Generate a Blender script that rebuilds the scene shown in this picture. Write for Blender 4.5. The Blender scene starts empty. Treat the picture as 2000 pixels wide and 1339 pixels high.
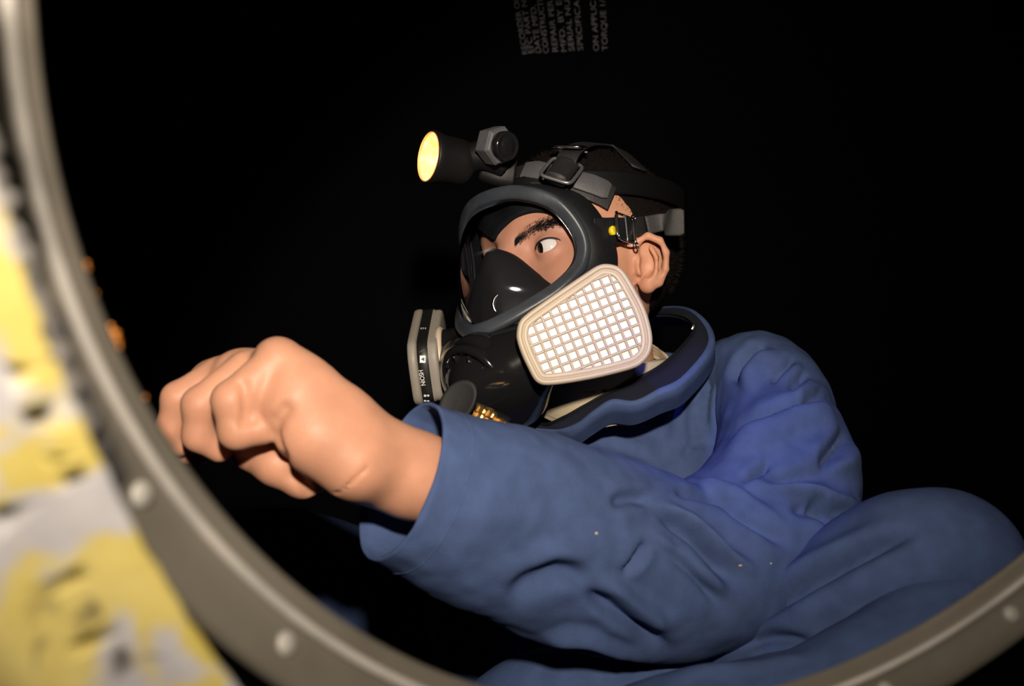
import bpy, math, random
import numpy as np
from mathutils import Vector, Matrix, noise
random.seed(7); rng = np.random.RandomState(11)
scene = bpy.context.scene
COL = scene.collection

# ------------------------------------------------------------------ camera
F = 2200.0                 # focal length in pixels of the 2000 x 1339 frame
CZ = 0.75                  # camera height above the datum
cam_d = bpy.data.cameras.new('camera'); cam = bpy.data.objects.new('camera', cam_d); COL.objects.link(cam)
cam.location = (0, 0, CZ); cam.rotation_euler = (math.pi/2, 0, 0)
cam_d.sensor_width = 36; cam_d.lens = F/2000*36; cam_d.clip_start = 0.01
cam_d.dof.use_dof = True; cam_d.dof.focus_distance = 0.985; cam_d.dof.aperture_fstop = 6.7
scene.camera = cam

# ------------------------------------------------------------------ world, lights, exposure
w = bpy.data.worlds.new('World'); scene.world = w; w.use_nodes = True
w.node_tree.nodes['Background'].inputs[0].default_value = (0.004, 0.004, 0.006, 1)
w.node_tree.nodes['Background'].inputs[1].default_value = 0.02
vs = scene.view_settings
vs.view_transform = 'Standard'; vs.look = 'None'; vs.gamma = 1; vs.use_curve_mapping = False
vs.exposure = 0.0

def aim(o, target):
    d = Vector(target)-o.location
    o.rotation_euler = d.to_track_quat('-Z', 'Y').to_euler()
def lamp(name, kind, loc, target, energy, color, size=0.05):
    L = bpy.data.lights.new(name, kind); o = bpy.data.objects.new(name, L); COL.objects.link(o)
    o.location = loc; L.energy = energy; L.color = color
    if kind == 'AREA': L.shape = 'DISK'; L.size = size
    else: L.shadow_soft_size = size
    aim(o, target); return o
# the photographer's flash, held up behind the camera
flash = lamp('camera_flash', 'AREA', (0.04, -0.28, CZ+0.275), (-0.10, 1.0, CZ+0.11), 3.1, (1.0, 0.86, 0.70), 0.06)
flash.data.spread = math.radians(60)
# blue-white work light hanging inside the tank above the man
work = lamp('work_light', 'SPOT', (0.02, 0.55, CZ+0.47), (0.165, 0.93, CZ-0.13), 9.0, (0.13, 0.16, 1.0), 0.03)
work.data.spot_size = math.radians(25); work.data.spot_blend = 0.8

# ------------------------------------------------------------------ helpers
def P(u, v, Y): return np.array([(u-1000)/F*Y, Y, CZ+(669.5-v)/F*Y])
def proj(X):
    X = np.asarray(X); return np.stack([1000+X[..., 0]/X[..., 1]*F, 669.5-(X[..., 2]-CZ)/X[..., 1]*F], -1)
def nrm(a): a = np.asarray(a, float); return a/np.linalg.norm(a)

def mesh_np(name, V, faces, mat, parent=None, smooth=True):
    me = bpy.data.meshes.new(name)
    V = np.asarray(V, np.float32)
    if isinstance(faces, np.ndarray):
        n, k = faces.shape
        me.vertices.add(len(V)); me.vertices.foreach_set('co', V.ravel())
        me.loops.add(n*k); me.loops.foreach_set('vertex_index', faces.astype(np.int32).ravel())
        me.polygons.add(n); me.polygons.foreach_set('loop_start', np.arange(0, n*k, k, dtype=np.int32))
        me.update(calc_edges=True); me.validate()
    else:
        me.from_pydata([tuple(map(float, p)) for p in V], [], [tuple(map(int, f)) for f in faces]); me.update()
    if smooth: me.polygons.foreach_set('use_smooth', np.ones(len(me.polygons), bool))
    if mat: me.materials.append(mat)
    o = bpy.data.objects.new(name, me); COL.objects.link(o)
    if parent: adopt(o, parent)
    return o
def adopt(o, parent):
    o.parent = parent
    w = Matrix.Translation(parent.location) if parent.parent is None else Matrix.Translation(parent.parent.location)
    o.matrix_parent_inverse = w.inverted() if parent.parent is None else Matrix.Identity(4)
def thing(name, loc, label, cat, group=None):
    o = bpy.data.objects.new(name, None); COL.objects.link(o); o.location = [float(c) for c in loc]; o.empty_display_size = 0.05
    tag(o, label, cat, group); return o
def tag(o, label, cat, group=None):
    o['label'] = label; o['category'] = cat
    if group: o['group'] = group
def structure(o): o['kind'] = 'structure'; return o

class MB:
    def __init__(s): s.v = []; s.f = []
    def add(s, V, Fs):
        b = len(s.v); s.v += [tuple(map(float, p)) for p in V]; s.f += [tuple(int(i)+b for i in f) for f in Fs]; return s
    def build(s, name, mat, parent=None, smooth=True, bevel=0, seg=2):
        o = mesh_np(name, s.v, s.f, mat, parent, smooth)
        if bevel:
            m = o.modifiers.new('Bevel', 'BEVEL'); m.width = bevel; m.segments = seg; m.limit_method = 'ANGLE'; m.angle_limit = 0.6
        return o
def catmull(pts, n, closed=False):
    pts = np.asarray(pts, float); m = len(pts)
    if closed: q = np.vstack([pts[-1], pts, pts[0], pts[1]]); segs = m
    else: q = np.vstack([2*pts[0]-pts[1], pts, 2*pts[-1]-pts[-2]]); segs = m-1
    ts = np.linspace(0, segs, n, endpoint=not closed)
    i = np.minimum(ts.astype(int), segs-1); t = (ts-i)[:, None]
    a, b, c, d = q[i], q[i+1], q[i+2], q[i+3]
    return .5*(2*b+(c-a)*t+(2*a-5*b+4*c-d)*t*t+(3*b-a-3*c+d)*t**3)
def grid_faces(n, m, wrap_m=True, wrap_n=False):
    i = np.arange(n if wrap_n else n-1)[:, None]; j = np.arange(m if wrap_m else m-1)[None]
    a = i*m+j; b = i*m+(j+1) % m; c = ((i+1) % n)*m+(j+1) % m; d = ((i+1) % n)*m+j
    return np.stack([a, b, c, d], -1).reshape(-1, 4)
def frames(path, ref=(0, 1, 0), closed=False):
    p = np.asarray(path)
    t = (np.roll(p, -1, 0)-np.roll(p, 1, 0)) if closed else np.gradient(p, axis=0)
    t /= np.linalg.norm(t, axis=1)[:, None]
    s = np.cross(t, np.asarray(ref, float)); s /= np.linalg.norm(s, axis=1)[:, None]+1e-9
    return t, s, np.cross(s, t)
def tube(path, ra, rb=None, seg=16, ref=(0, 1, 0), closed=False, caps=False, power=2.0):
    """swept tube; ra = radius across the picture of ref, rb = radius along ref"""
    path = np.asarray(path); n = len(path); rb = ra if rb is None else rb
    ra = np.broadcast_to(ra, n); rb = np.broadcast_to(rb, n)
    t, s, d = frames(path, ref, closed)
    th = np.linspace(0, 2*np.pi, seg, endpoint=False); c, si = np.cos(th), np.sin(th)
    c = np.sign(c)*abs(c)**(2/power); si = np.sign(si)*abs(si)**(2/power)
    V = path[:, None]+s[:, None]*(ra[:, None]*c)[..., None]+d[:, None]*(rb[:, None]*si)[..., None]
    Fs = grid_faces(n, seg, True, closed); V = V.reshape(-1, 3)
    if caps and not closed:
        Fs = [tuple(f) for f in Fs]+[tuple(range(seg-1, -1, -1)), tuple(range((n-1)*seg, n*seg))]
    return V, Fs
def axes(n, hint=(0, 0, 1)):
    n = nrm(n); x = np.cross(hint, n)
    if np.linalg.norm(x) < 1e-3: x = np.cross((1, 0, 0), n)
    x = nrm(x); return x, np.cross(n, x), n
def lathe(mb, c, n, prof, seg=32, hint=(0, 0, 1), a0=0., rx=1., cap0=True, cap1=True):
    """prof: list of (radius, height along n)"""
    x, y, n = axes(n, hint); th = a0+np.linspace(0, 2*np.pi, seg, endpoint=False)
    V = []
    for r, h in prof: V += list(np.asarray(c)+n*h+np.outer(np.cos(th)*r*rx, x)+np.outer(np.sin(th)*r, y))
    Fs = [tuple(f) for f in grid_faces(len(prof), seg)]
    if cap0: Fs.append(tuple(range(seg-1, -1, -1)))
    if cap1: Fs.append(tuple(range((len(prof)-1)*seg, len(prof)*seg)))
    mb.add(V, Fs); return mb
def box(mb, c, x, y, z, hx, hy, hz):
    c = np.asarray(c)
    V = [c+np.asarray(x)*hx*a+np.asarray(y)*hy*b+np.asarray(z)*hz*d for d in (-1, 1) for b in (-1, 1) for a in (-1, 1)]
    mb.add(V, [(0, 2, 3, 1), (4, 5, 7, 6), (0, 1, 5, 4), (2, 6, 7, 3), (0, 4, 6, 2), (1, 3, 7, 5)]); return mb
def vnormals(V, Fs):
    fn = np.cross(V[Fs[:, 2]]-V[Fs[:, 0]], V[Fs[:, 3]]-V[Fs[:, 1]]); N = np.zeros_like(V)
    for k in range(4): np.add.at(N, Fs[:, k], fn)
    return N/(np.linalg.norm(N, axis=1)[:, None]+1e-12)
def segdist(q, poly):
    best = np.full(len(q), 1e9); tt = np.zeros(len(q)); poly = np.asarray(poly, float)
    L = np.r_[0, np.cumsum(np.linalg.norm(np.diff(poly, axis=0), axis=1))]
    for k in range(len(poly)-1):
        a, b = poly[k], poly[k+1]; ab = b-a
        t = np.clip(((q-a)@ab)/(ab@ab), 0, 1); d = np.linalg.norm(q-(a+t[:, None]*ab), axis=1)
        m = d < best; best[m] = d[m]; tt[m] = (L[k]+t*(L[k+1]-L[k]))[m]/L[-1]
    return best, tt
def sculpt(V, N, strokes, mask=None):
    """cloth folds: each stroke = (polyline, width px, height m). Only the side turned to the viewer is creased."""
    V = V.copy(); q = proj(V); view = V-np.array([0, 0, CZ]); view /= np.linalg.norm(view, axis=1)[:, None]
    face = np.clip(-(N*view).sum(1)*2.0+.1, 0, 1)
    if mask is not None: face = face*mask
    D = np.zeros(len(V))
    for poly, wd, amp in strokes:
        p = catmull(poly, 8*len(poly)) if len(poly) > 2 else np.asarray(poly, float)
        d, t = segdist(q, p); e = np.clip(np.minimum(t, 1-t)*3.2+.12, 0, 1); e = e*e*(3-2*e); D += amp*1.25*(np.exp(-(d/wd)**2)-.42*np.exp(-(d/(2.3*wd))**2))*e
    return V+N*(D*face)[:, None]
def wrinkle(V, N, scale, amp, seed=0.):
    return V+N*np.array([noise.noise(Vector(p*scale)+Vector((seed, 0, 0)))*amp for p in V])[:, None]

# ------------------------------------------------------------------ signed distance modelling
def smin(a, b, k): h = np.maximum(k-abs(a-b), 0)/k; return np.minimum(a, b)-h*h*k*.25
def smax(a, b, k): return -smin(-a, -b, k)
def sd_sph(p, c, r): return np.linalg.norm(p-np.asarray(c, p.dtype), axis=1)-r
def sd_ell(p, c, R, fr=None):
    q = p-np.asarray(c, p.dtype)
    if fr is not None: q = q@np.asarray(fr, p.dtype).T
    R = np.asarray(R, p.dtype); k0 = np.linalg.norm(q/R, axis=1); k1 = np.linalg.norm(q/(R*R), axis=1)
    return k0*(k0-1)/(k1+1e-9)
def sd_cone(p, a, b, r1, r2):
    a = np.asarray(a, p.dtype); ab = np.asarray(b, p.dtype)-a; q = p-a
    t = np.clip(q@ab/(ab@ab), 0, 1); return np.linalg.norm(q-t[:, None]*ab, axis=1)-(r1+(r2-r1)*t)
def sdf_mesh(fn, lo, hi, h, newton=2):
    B = 8; lo = np.asarray(lo, float); nb = np.ceil((np.asarray(hi)-lo)/(h*B)).astype(int)
    g = np.stack(np.meshgrid(*[np.arange(n) for n in nb], indexing='ij'), -1).reshape(-1, 3)
    d = fn((lo+(g+.5)*B*h).astype(np.float32)); keep = abs(d) < B*h*1.25
    A = np.empty(nb*B, np.float32)
    A.reshape(nb[0], B, nb[1], B, nb[2], B)[...] = d.reshape(nb)[:, None, :, None, :, None]
    off = np.stack(np.meshgrid(*[np.arange(B)]*3, indexing='ij'), -1).reshape(-1, 3)
    kb = g[keep]
    for s in range(0, len(kb), 2000):
        idx = (kb[s:s+2000, None]*B+off[None]).reshape(-1, 3)
        A[idx[:, 0], idx[:, 1], idx[:, 2]] = fn((lo+idx*h).astype(np.float32))
    S = A < 0; n0, n1, n2 = A.shape
    cnt = np.zeros((n0-1, n1-1, n2-1), np.int8)
    for dx in (0, 1):
        for dy in (0, 1):
            for dz in (0, 1): cnt += S[dx:n0-1+dx, dy:n1-1+dy, dz:n2-1+dz]
    ci = np.argwhere((cnt > 0) & (cnt < 8)); del cnt
    idm = np.full((n0-1, n1-1, n2-1), -1, np.int32); idm[ci[:, 0], ci[:, 1], ci[:, 2]] = np.arange(len(ci))
    acc = np.zeros((len(ci), 3)); k = np.zeros(len(ci))
    corners = [(x, y, z) for x in (0, 1) for y in (0, 1) for z in (0, 1)]
    for a in corners:
        for ax in range(3):
            if a[ax]: continue
            b = list(a); b[ax] = 1
            va = A[ci[:, 0]+a[0], ci[:, 1]+a[1], ci[:, 2]+a[2]]; vb = A[ci[:, 0]+b[0], ci[:, 1]+b[1], ci[:, 2]+b[2]]
            m = (va < 0) != (vb < 0); t = np.where(m, va/(va-vb+1e-20), 0)
            pt = np.array(a, float)[None]+0*acc; pt[:, ax] = t; acc[m] += pt[m]; k += m
    V = lo+(ci+acc/k[:, None])*h
    faces = []
    for ax in range(3):
        sl0 = [slice(None)]*3; sl1 = [slice(None)]*3; sl0[ax] = slice(0, -1); sl1[ax] = slice(1, None)
        a, b = S[tuple(sl0)], S[tuple(sl1)]; e = np.argwhere(a != b); o1, o2 = [(1, 2), (2, 0), (0, 1)][ax]
        e = e[(e[:, o1] > 0) & (e[:, o2] > 0) & (e[:, o1] < A.shape[o1]-1) & (e[:, o2] < A.shape[o2]-1)]
        ins = a[e[:, 0], e[:, 1], e[:, 2]]
        q = []
        for d1, d2 in ((-1, -1), (0, -1), (0, 0), (-1, 0)):
            c = e.copy(); c[:, o1] += d1; c[:, o2] += d2; q.append(idm[c[:, 0], c[:, 1], c[:, 2]])
        q = np.stack(q, 1); q[~ins] = q[~ins][:, ::-1]; faces.append(q[(q >= 0).all(1)])
    faces = np.vstack(faces); V = V.astype(np.float32)
    for _ in range(newton):
        e = h*.4; d0 = fn(V); G = np.stack([fn(V+np.eye(3, dtype=np.float32)[i]*np.float32(e))-d0 for i in range(3)], 1)/e
        V = V-np.clip(d0/(np.maximum((G*G).sum(1), .3)), -h, h)[:, None]*G
    return V, faces

# ------------------------------------------------------------------ materials
def mat(name, col, rough=.6, metal=0., bump=0., bscale=400., var=0., vscale=30., col2=None, spec=.5, coat=0., sheen=0., sss=0.):
    m = bpy.data.materials.new(name); m.use_nodes = True; nt = m.node_tree; b = nt.nodes['Principled BSDF']
    b.inputs['Base Color'].default_value = (*col, 1); b.inputs['Roughness'].default_value = rough; b.inputs['Metallic'].default_value = metal
    b.inputs['Specular IOR Level'].default_value = spec; b.inputs['Coat Weight'].default_value = coat; b.inputs['Coat Roughness'].default_value = .08
    b.inputs['Sheen Weight'].default_value = sheen
    if sss: b.inputs['Subsurface Weight'].default_value = sss; b.inputs['Subsurface Radius'].default_value = (.004, .0015, .0008); b.inputs['Subsurface Scale'].default_value = 1.0
    tc = nt.nodes.new('ShaderNodeTexCoord')
    if var or col2:
        n = nt.nodes.new('ShaderNodeTexNoise'); n.inputs['Scale'].default_value = vscale; n.inputs['Detail'].default_value = 5
        nt.links.new(tc.outputs['Object'], n.inputs['Vector'])
        r = nt.nodes.new('ShaderNodeValToRGB'); r.color_ramp.elements[0].position = .35; r.color_ramp.elements[1].position = .65
        c2 = col2 or [min(1, c*(1+var)) for c in col]; c1 = col if col2 else [c*(1-var) for c in col]
        r.color_ramp.elements[0].color = (*c1, 1); r.color_ramp.elements[1].color = (*c2, 1)
        nt.links.new(n.outputs['Fac'], r.inputs['Fac']); nt.links.new(r.outputs['Color'], b.inputs['Base Color'])
    if bump:
        n = nt.nodes.new('ShaderNodeTexNoise'); n.inputs['Scale'].default_value = bscale; n.inputs['Detail'].default_value = 3
        nt.links.new(tc.outputs['Object'], n.inputs['Vector'])
        bp = nt.nodes.new('ShaderNodeBump'); bp.inputs['Strength'].default_value = bump; bp.inputs['Distance'].default_value = .001
        nt.links.new(n.outputs['Fac'], bp.inputs['Height']); nt.links.new(bp.outputs['Normal'], b.inputs['Normal'])
    return m
def emit(name, col, strength, col2=None, scale=60.):
    m = bpy.data.materials.new(name); m.use_nodes = True; nt = m.node_tree; b = nt.nodes['Principled BSDF']
    b.inputs['Base Color'].default_value = (*[c*.5 for c in col], 1)
    b.inputs['Emission Color'].default_value = (*col, 1); b.inputs['Emission Strength'].default_value = strength
    if col2:
        tc = nt.nodes.new('ShaderNodeTexCoord'); n = nt.nodes.new('ShaderNodeTexNoise'); n.inputs['Scale'].default_value = scale
        r = nt.nodes.new('ShaderNodeValToRGB'); r.color_ramp.elements[0].position = .35; r.color_ramp.elements[1].position = .6
        r.color_ramp.elements[0].color = (*col, 1); r.color_ramp.elements[1].color = (*col2, 1)
        nt.links.new(tc.outputs['Object'], n.inputs['Vector']); nt.links.new(n.outputs['Fac'], r.inputs['Fac']); nt.links.new(r.outputs['Color'], b.inputs['Emission Color'])
    return m
M = dict(
    blue=mat('coverall_cotton', (.060, .095, .215), .9, bump=.35, bscale=900, var=.10, vscale=60, spec=.15),
    navy=mat('navy_zip_tape', (.012, .014, .028), .8, bump=.3, bscale=1200, spec=.25),
    skin=mat('skin', (.56, .285, .185), .5, bump=.12, bscale=500, var=.07, vscale=45, spec=.35, sss=.6),
    hair=mat('black_hair', (.007, .005, .0045), .8, spec=.1),
    brow=mat('brow_hair', (.012, .010, .012), .6),
    beige=mat('beige_cotton', (.50, .42, .29), .9, bump=.4, bscale=1100, var=.06),
    rubber=mat('black_rubber', (.007, .008, .010), .5, spec=.25, bump=.1, bscale=250, var=.15, vscale=80),
    frame=mat('lens_frame_plastic', (.030, .036, .046), .42, bump=.1, bscale=300, var=.18, vscale=60),
    gloss=mat('glossy_black_plastic', (.008, .008, .009), .13, spec=.6, bump=.05, bscale=90),
    cup=mat('nose_cup_silicone', (.010, .010, .0115), .6, spec=.25, bump=.1),
    strap=mat('strap_rubber', (.011, .011, .012), .6, bump=.2, bscale=600, var=.1, vscale=90),
    grey=mat('grey_rubber_tab', (.062, .062, .070), .6, bump=.2, bscale=500, var=.08, vscale=90),
    chrome=mat('chrome_wire', (.75, .73, .70), .18, 1.),
    steel=mat('dull_steel', (.30, .30, .32), .35, .8),
    yellow=mat('yellow_plastic', (.80, .62, .02), .4),
    cart=mat('beige_cartridge_plastic', (.45, .375, .285), .45, var=.03, vscale=40),
    bars=mat('beige_grid_plastic', (.37, .305, .25), .5),
    pad=mat('white_filter_pad', (.95, .92, .86), .9, bump=.2, bscale=800),
    cgrey=mat('grey_body_shaded_retainer', (.22, .20, .175), .5),  # own grey of both bodies; on the far retainer it paints shade
    black=mat('black_label', (.008, .008, .008), .4),
    white=mat('white_print', (.75, .75, .75), .5),
    eye=mat('eye_white', (.78, .76, .72), .12, spec=.6),
    iris=mat('dark_iris', (.010, .006, .004), .08, spec=.7),
    brass=mat('brass', (.42, .25, .08), .38, .9),
    rim=mat('grey_painted_rim', (.135, .122, .100), .45, .15, bump=.25, bscale=60, var=.16, vscale=16),
    rivet=mat('bare_rivet', (.34, .33, .30), .55, .1),
    worn=mat('ridge_highlight', (.42, .40, .37), .5, .2, var=.12, vscale=30),  # lighter tone paints in the specular highlight along the rim's ridge
    tank=mat('black_fuel_cell_rubber', (.0016, .0016, .0020), .9, bump=.3, bscale=40, spec=.02),
    stencil=mat('faded_stencil_paint', (.085, .085, .10), .8, var=.5, vscale=220),
    seal=mat('grey_sealant', (.20, .19, .18), .6, bump=.4, bscale=120, var=.35, vscale=50),
    dark_seal=mat('dark_sealant', (.055, .052, .05), .6, bump=.4, bscale=120, var=.3, vscale=40),
    rust=mat('orange_sealant', (.55, .20, .03), .5),
    lampb=mat('black_lamp_plastic', (.004, .004, .0045), .5, spec=.25),
)
# worn yellow primer over grey metal
def yellow_paint():
    m = bpy.data.materials.new('worn_yellow_primer'); m.use_nodes = True; nt = m.node_tree; b = nt.nodes['Principled BSDF']; L = nt.links.new
    tc = nt.nodes.new('ShaderNodeTexCoord')
    def ns(scale, det=4, dist=0.):
        n = nt.nodes.new('ShaderNodeTexNoise'); n.inputs['Scale'].default_value = scale; n.inputs['Detail'].default_value = det; n.inputs['Distortion'].default_value = dist
        L(tc.outputs['Object'], n.inputs['Vector']); return n.outputs['Fac']
    def ramp(fac, a, c, ca, cb):
        r = nt.nodes.new('ShaderNodeValToRGB'); r.color_ramp.elements[0].position = a; r.color_ramp.elements[1].position = c
        r.color_ramp.elements[0].color = (*ca, 1); r.color_ramp.elements[1].color = (*cb, 1); L(fac, r.inputs['Fac']); return r.outputs['Color']
    def mix(fac, a, c):
        x = nt.nodes.new('ShaderNodeMixRGB'); L(fac, x.inputs[0]); L(a, x.inputs[1])
        if isinstance(c, tuple): x.inputs[2].default_value = (*c, 1)
        else: L(c, x.inputs[2])
        return x.outputs[0]
    ycol = ramp(ns(22), .35, .65, (.62, .50, .11), (.74, .62, .22))
    grey = ramp(ns(40), .35, .65, (.48, .47, .50), (.60, .59, .60))
    c = mix(ramp(ns(30, 3, .5), .525, .575, (0, 0, 0), (1, 1, 1)), ycol, grey)
    c = mix(ramp(ns(34, 4, .3), .585, .635, (0, 0, 0), (1, 1, 1)), c, (.075, .062, .055))
    L(c, b.inputs['Base Color']); b.inputs['Roughness'].default_value = .6
    bp = nt.nodes.new('ShaderNodeBump'); bp.inputs['Strength'].default_value = .4; bp.inputs['Distance'].default_value = .002
    L(ns(60), bp.inputs['Height']); L(bp.outputs['Normal'], b.inputs['Normal'])
    return m
M['primer'] = yellow_paint()
def glass(name, tint, rough=.03, ior=1.45):
    m = bpy.data.materials.new(name); m.use_nodes = True; nt = m.node_tree; nt.nodes.clear(); L = nt.links.new
    o = nt.nodes.new('ShaderNodeOutputMaterial'); t = nt.nodes.new('ShaderNodeBsdfTransparent'); g = nt.nodes.new('ShaderNodeBsdfGlossy')
    t.inputs[0].default_value = (*tint, 1); g.inputs['Roughness'].default_value = rough; g.inputs[0].default_value = (.9, .92, 1, 1)
    f = nt.nodes.new('ShaderNodeFresnel'); f.inputs[0].default_value = ior; x = nt.nodes.new('ShaderNodeMixShader')
    L(f.outputs[0], x.inputs[0]); L(t.outputs[0], x.inputs[1]); L(g.outputs[0], x.inputs[2]); L(x.outputs[0], o.inputs[0]); return m
M['visor'] = glass('clear_visor', (.90, .90, .92), .05, 1.09)


# ------------------------------------------------------------------ the tank (black rubber fuel cell) and its manhole
RC = np.array([.1298, .4112, CZ+.1070]); RN = np.array([.40829, -.85042, -.33179]); E1 = np.array([.90149, .43280, 0.]); E2 = np.array([.14360, -.29910, .94335])
def ringpt(c, R, off, a): return c+RN*off+R*(np.cos(a)*E1+np.sin(a)*E2)
X0, X1, Y1, Z0, Z1 = -1.25, 1.35, 1.62, .22, 1.65
def plane_y(x, z): return RC[1]+(RN[0]*(x-RC[0])+RN[2]*(z-RC[2]))/-RN[1]
def slab(name, quad, nin, t=.02):
    q = [np.array(p, float) for p in quad]; nin = np.array(nin, float)
    V = q+[p-nin*t for p in q]
    return structure(mesh_np(name, V, [(0, 1, 2, 3), (7, 6, 5, 4), (0, 4, 5, 1), (1, 5, 6, 2), (2, 6, 7, 3), (3, 7, 4, 0)], M['tank'], smooth=False))
def fy(x, z): return plane_y(x, z)+.004
wall_back = slab('wall_back', [(X0, Y1, Z0), (X1, Y1, Z0), (X1, Y1, Z1), (X0, Y1, Z1)], (0, -1, 0))
slab('wall_left', [(X0, fy(X0, Z0), Z0), (X0, Y1, Z0), (X0, Y1, Z1), (X0, fy(X0, Z1), Z1)], (1, 0, 0))
slab('wall_right', [(X1, Y1, Z0), (X1, fy(X1, Z0), Z0), (X1, fy(X1, Z1), Z1), (X1, Y1, Z1)], (-1, 0, 0))
slab('floor', [(X0, fy(X0, Z0), Z0), (X1, fy(X1, Z0), Z0), (X1, Y1, Z0), (X0, Y1, Z0)], (0, 0, 1))
slab('ceiling', [(X0, fy(X0, Z1), Z1), (X0, Y1, Z1), (X1, Y1, Z1), (X1, fy(X1, Z1), Z1)], (0, 0, -1))
def front_wall():
    n = 96; V = []; 
    corners = [np.array([x, plane_y(x, z), z]) for x, z in ((X1, Z0), (X1, Z1), (X0, Z1), (X0, Z0))]
    c2 = np.array([[(c-RC)@E1, (c-RC)@E2] for c in corners])
    out = []
    for i in range(n):
        a = 2*np.pi*i/n; d = np.array([np.cos(a), np.sin(a)]); best = 9.
        for k in range(4):
            p, q = c2[k], c2[(k+1) % 4]; e = q-p; den = d[0]*e[1]-d[1]*e[0]
            if abs(den) < 1e-9: continue
            t = (p[0]*e[1]-p[1]*e[0])/den; s_ = (p[0]*d[1]-p[1]*d[0])/den
            if t > 0 and -1e-6 <= s_ <= 1+1e-6: best = min(best, t)
        out.append(best)
    for off in (0., -.012):
        for r in range(2):
            for i in range(n): V.append(ringpt(RC, .304 if r == 0 else out[i], off, 2*np.pi*i/n))
    Fs = []
    for i in range(n):
        j = (i+1) % n
        Fs += [(i, n+i, n+j, j), (2*n+j, 3*n+j, 3*n+i, 2*n+i), (i, j, 2*n+j, 2*n+i), (n+i, 3*n+i, 3*n+j, n+j)]
    structure(mesh_np('wall_front', V, Fs, M['tank'], smooth=False))
front_wall()

def text_mesh(txt, name, mat_, parent, origin, xdir, ydir, size, thick=.0003, align='LEFT', spacing=1.0, fit=None):
    cu = bpy.data.curves.new(name, 'FONT'); cu.body = txt; cu.size = 1; cu.align_x = align; cu.space_character = spacing
    to = bpy.data.objects.new(name, cu); COL.objects.link(to)
    me = bpy.data.meshes.new_from_object(to.evaluated_get(bpy.context.evaluated_depsgraph_get()))
    bpy.data.objects.remove(to)
    xdir = nrm(xdir); ydir = np.asarray(ydir, float); ydir = nrm(ydir-xdir*(ydir@xdir)); z = np.cross(xdir, ydir)
    co = np.array([v.co[:] for v in me.vertices]); sx = size
    if fit: sx = fit/(co[:, 0].max()-min(co[:, 0].min(), 0))
    W = np.asarray(origin)+np.outer(co[:, 0]*sx, xdir)+np.outer(co[:, 1]*size, ydir)+z*thick
    for v, p in zip(me.vertices, W): v.co = p
    me.materials.clear(); me.materials.append(mat_); me.name = name
    o = bpy.data.objects.new(name, me); COL.objects.link(o); adopt(o, parent) if parent else None
    return o
# stencilled lettering, read upwards, on the far wall
TY = Y1-.0005
lines = [('RECORDER OI', (1031, 106), (1013, 0)), ('EFC PART N', (1043, 104), (1028, 0)), ('DATE MFD.', (1057, 104), (1046, 10)), ('CONSTRUCTI', (1072, 104), (1060, 0)),
         ('REPAIR PER', (1090, 102), (1079, 0)), ('MFD. BY E', (1107, 102), (1096, 0)), ('SERIAL NU', (1122, 100), (1112, 0)), ('SPECIFICA', (1139, 99), (1131, 0)),
         ('ON APPLIC', (1170, 100), (1163, 2)), ('TORQUE 1/', (1187, 99), (1182, 0))]
for txt, a, b in lines:
    A, Bp = P(*a, TY), P(*b, TY); xd = Bp-A
    text_mesh(txt, 'stencil_line', M['stencil'], wall_back, A, xd, (-1, 0, 0), .0115, .0006, fit=np.linalg.norm(xd))

def ring_sweep(mb, c, prof, seg=192, wob=None):
    V = []
    for k, (R, off) in enumerate(prof):
        for i in range(seg):
            a = 2*np.pi*i/seg; dR = wob(a, k) if wob else 0
            V.append(ringpt(c, R+dR, off, a))
    mb.add(V, grid_faces(len(prof), seg, True, True)); return mb
rim = ring_sweep(MB(), RC, [(.300, -.012), (.2885, -.0075), (.2815, -.0022), (.2801, -.0008), (.2815, .0006), (.2845, .0028), (.2862, .0042), (.2871, .0062), (.2882, .0070), (.2892, .0066), (.2898, .0068), (.2925, .0090),
     (.2965, .0132), (.3005, .0172), (.3025, .0182), (.306, .0176), (.3075, .0150), (.3075, .003), (.316, .0006), (.316, -.0005), (.300, -.0005)]).build('manhole_rim', M['rim'])
tag(rim, 'riveted grey metal rim of the round tank manhole', 'manhole rim')
ring_sweep(MB(), RC, [(.2872+.0020*math.cos(t)*1.1, .0058+.0019*math.sin(t)) for t in np.linspace(0, 2*np.pi, 10, endpoint=False)][::-1]).build('highlight_ridge', M['worn'], rim)  # bead on the ridge carrying the highlight in its colour
for k in range(24):
    a = math.radians(212.5+15*k); c = ringpt(RC, .2945, .0112, a); er = np.cos(a)*E1+np.sin(a)*E2; nn = nrm(-er*.72+RN*.7)
    mb = MB(); lathe(mb, c, nn, [(.0045, -.001), (.0043, .0004), (.0034, .0014), (.0018, .0020), (.0006, .0022)], 14)
    mb.build('rivet', M['rivet'], rim)
# scraps of orange sealant clinging to the inner lip
for i, (a, r) in enumerate(((203.2, .0010), (203.7, .0017), (204.2, .0012), (199.0, .0009), (208.2, .0006), (200.6, .0006))):
    a = math.radians(a); c = ringpt(RC, .2803, -.003, a)
    mb = MB(); V, Fs = sdf_mesh(lambda p: sd_ell(p, c, (r, r*1.1, r*1.6))+.0004*np.sin(p[:, 2]*3000+i), c-.005, c+.005, .0007)
    mb.add(V, Fs); mb.build('sealant_scrap', M['rust'], rim)

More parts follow.
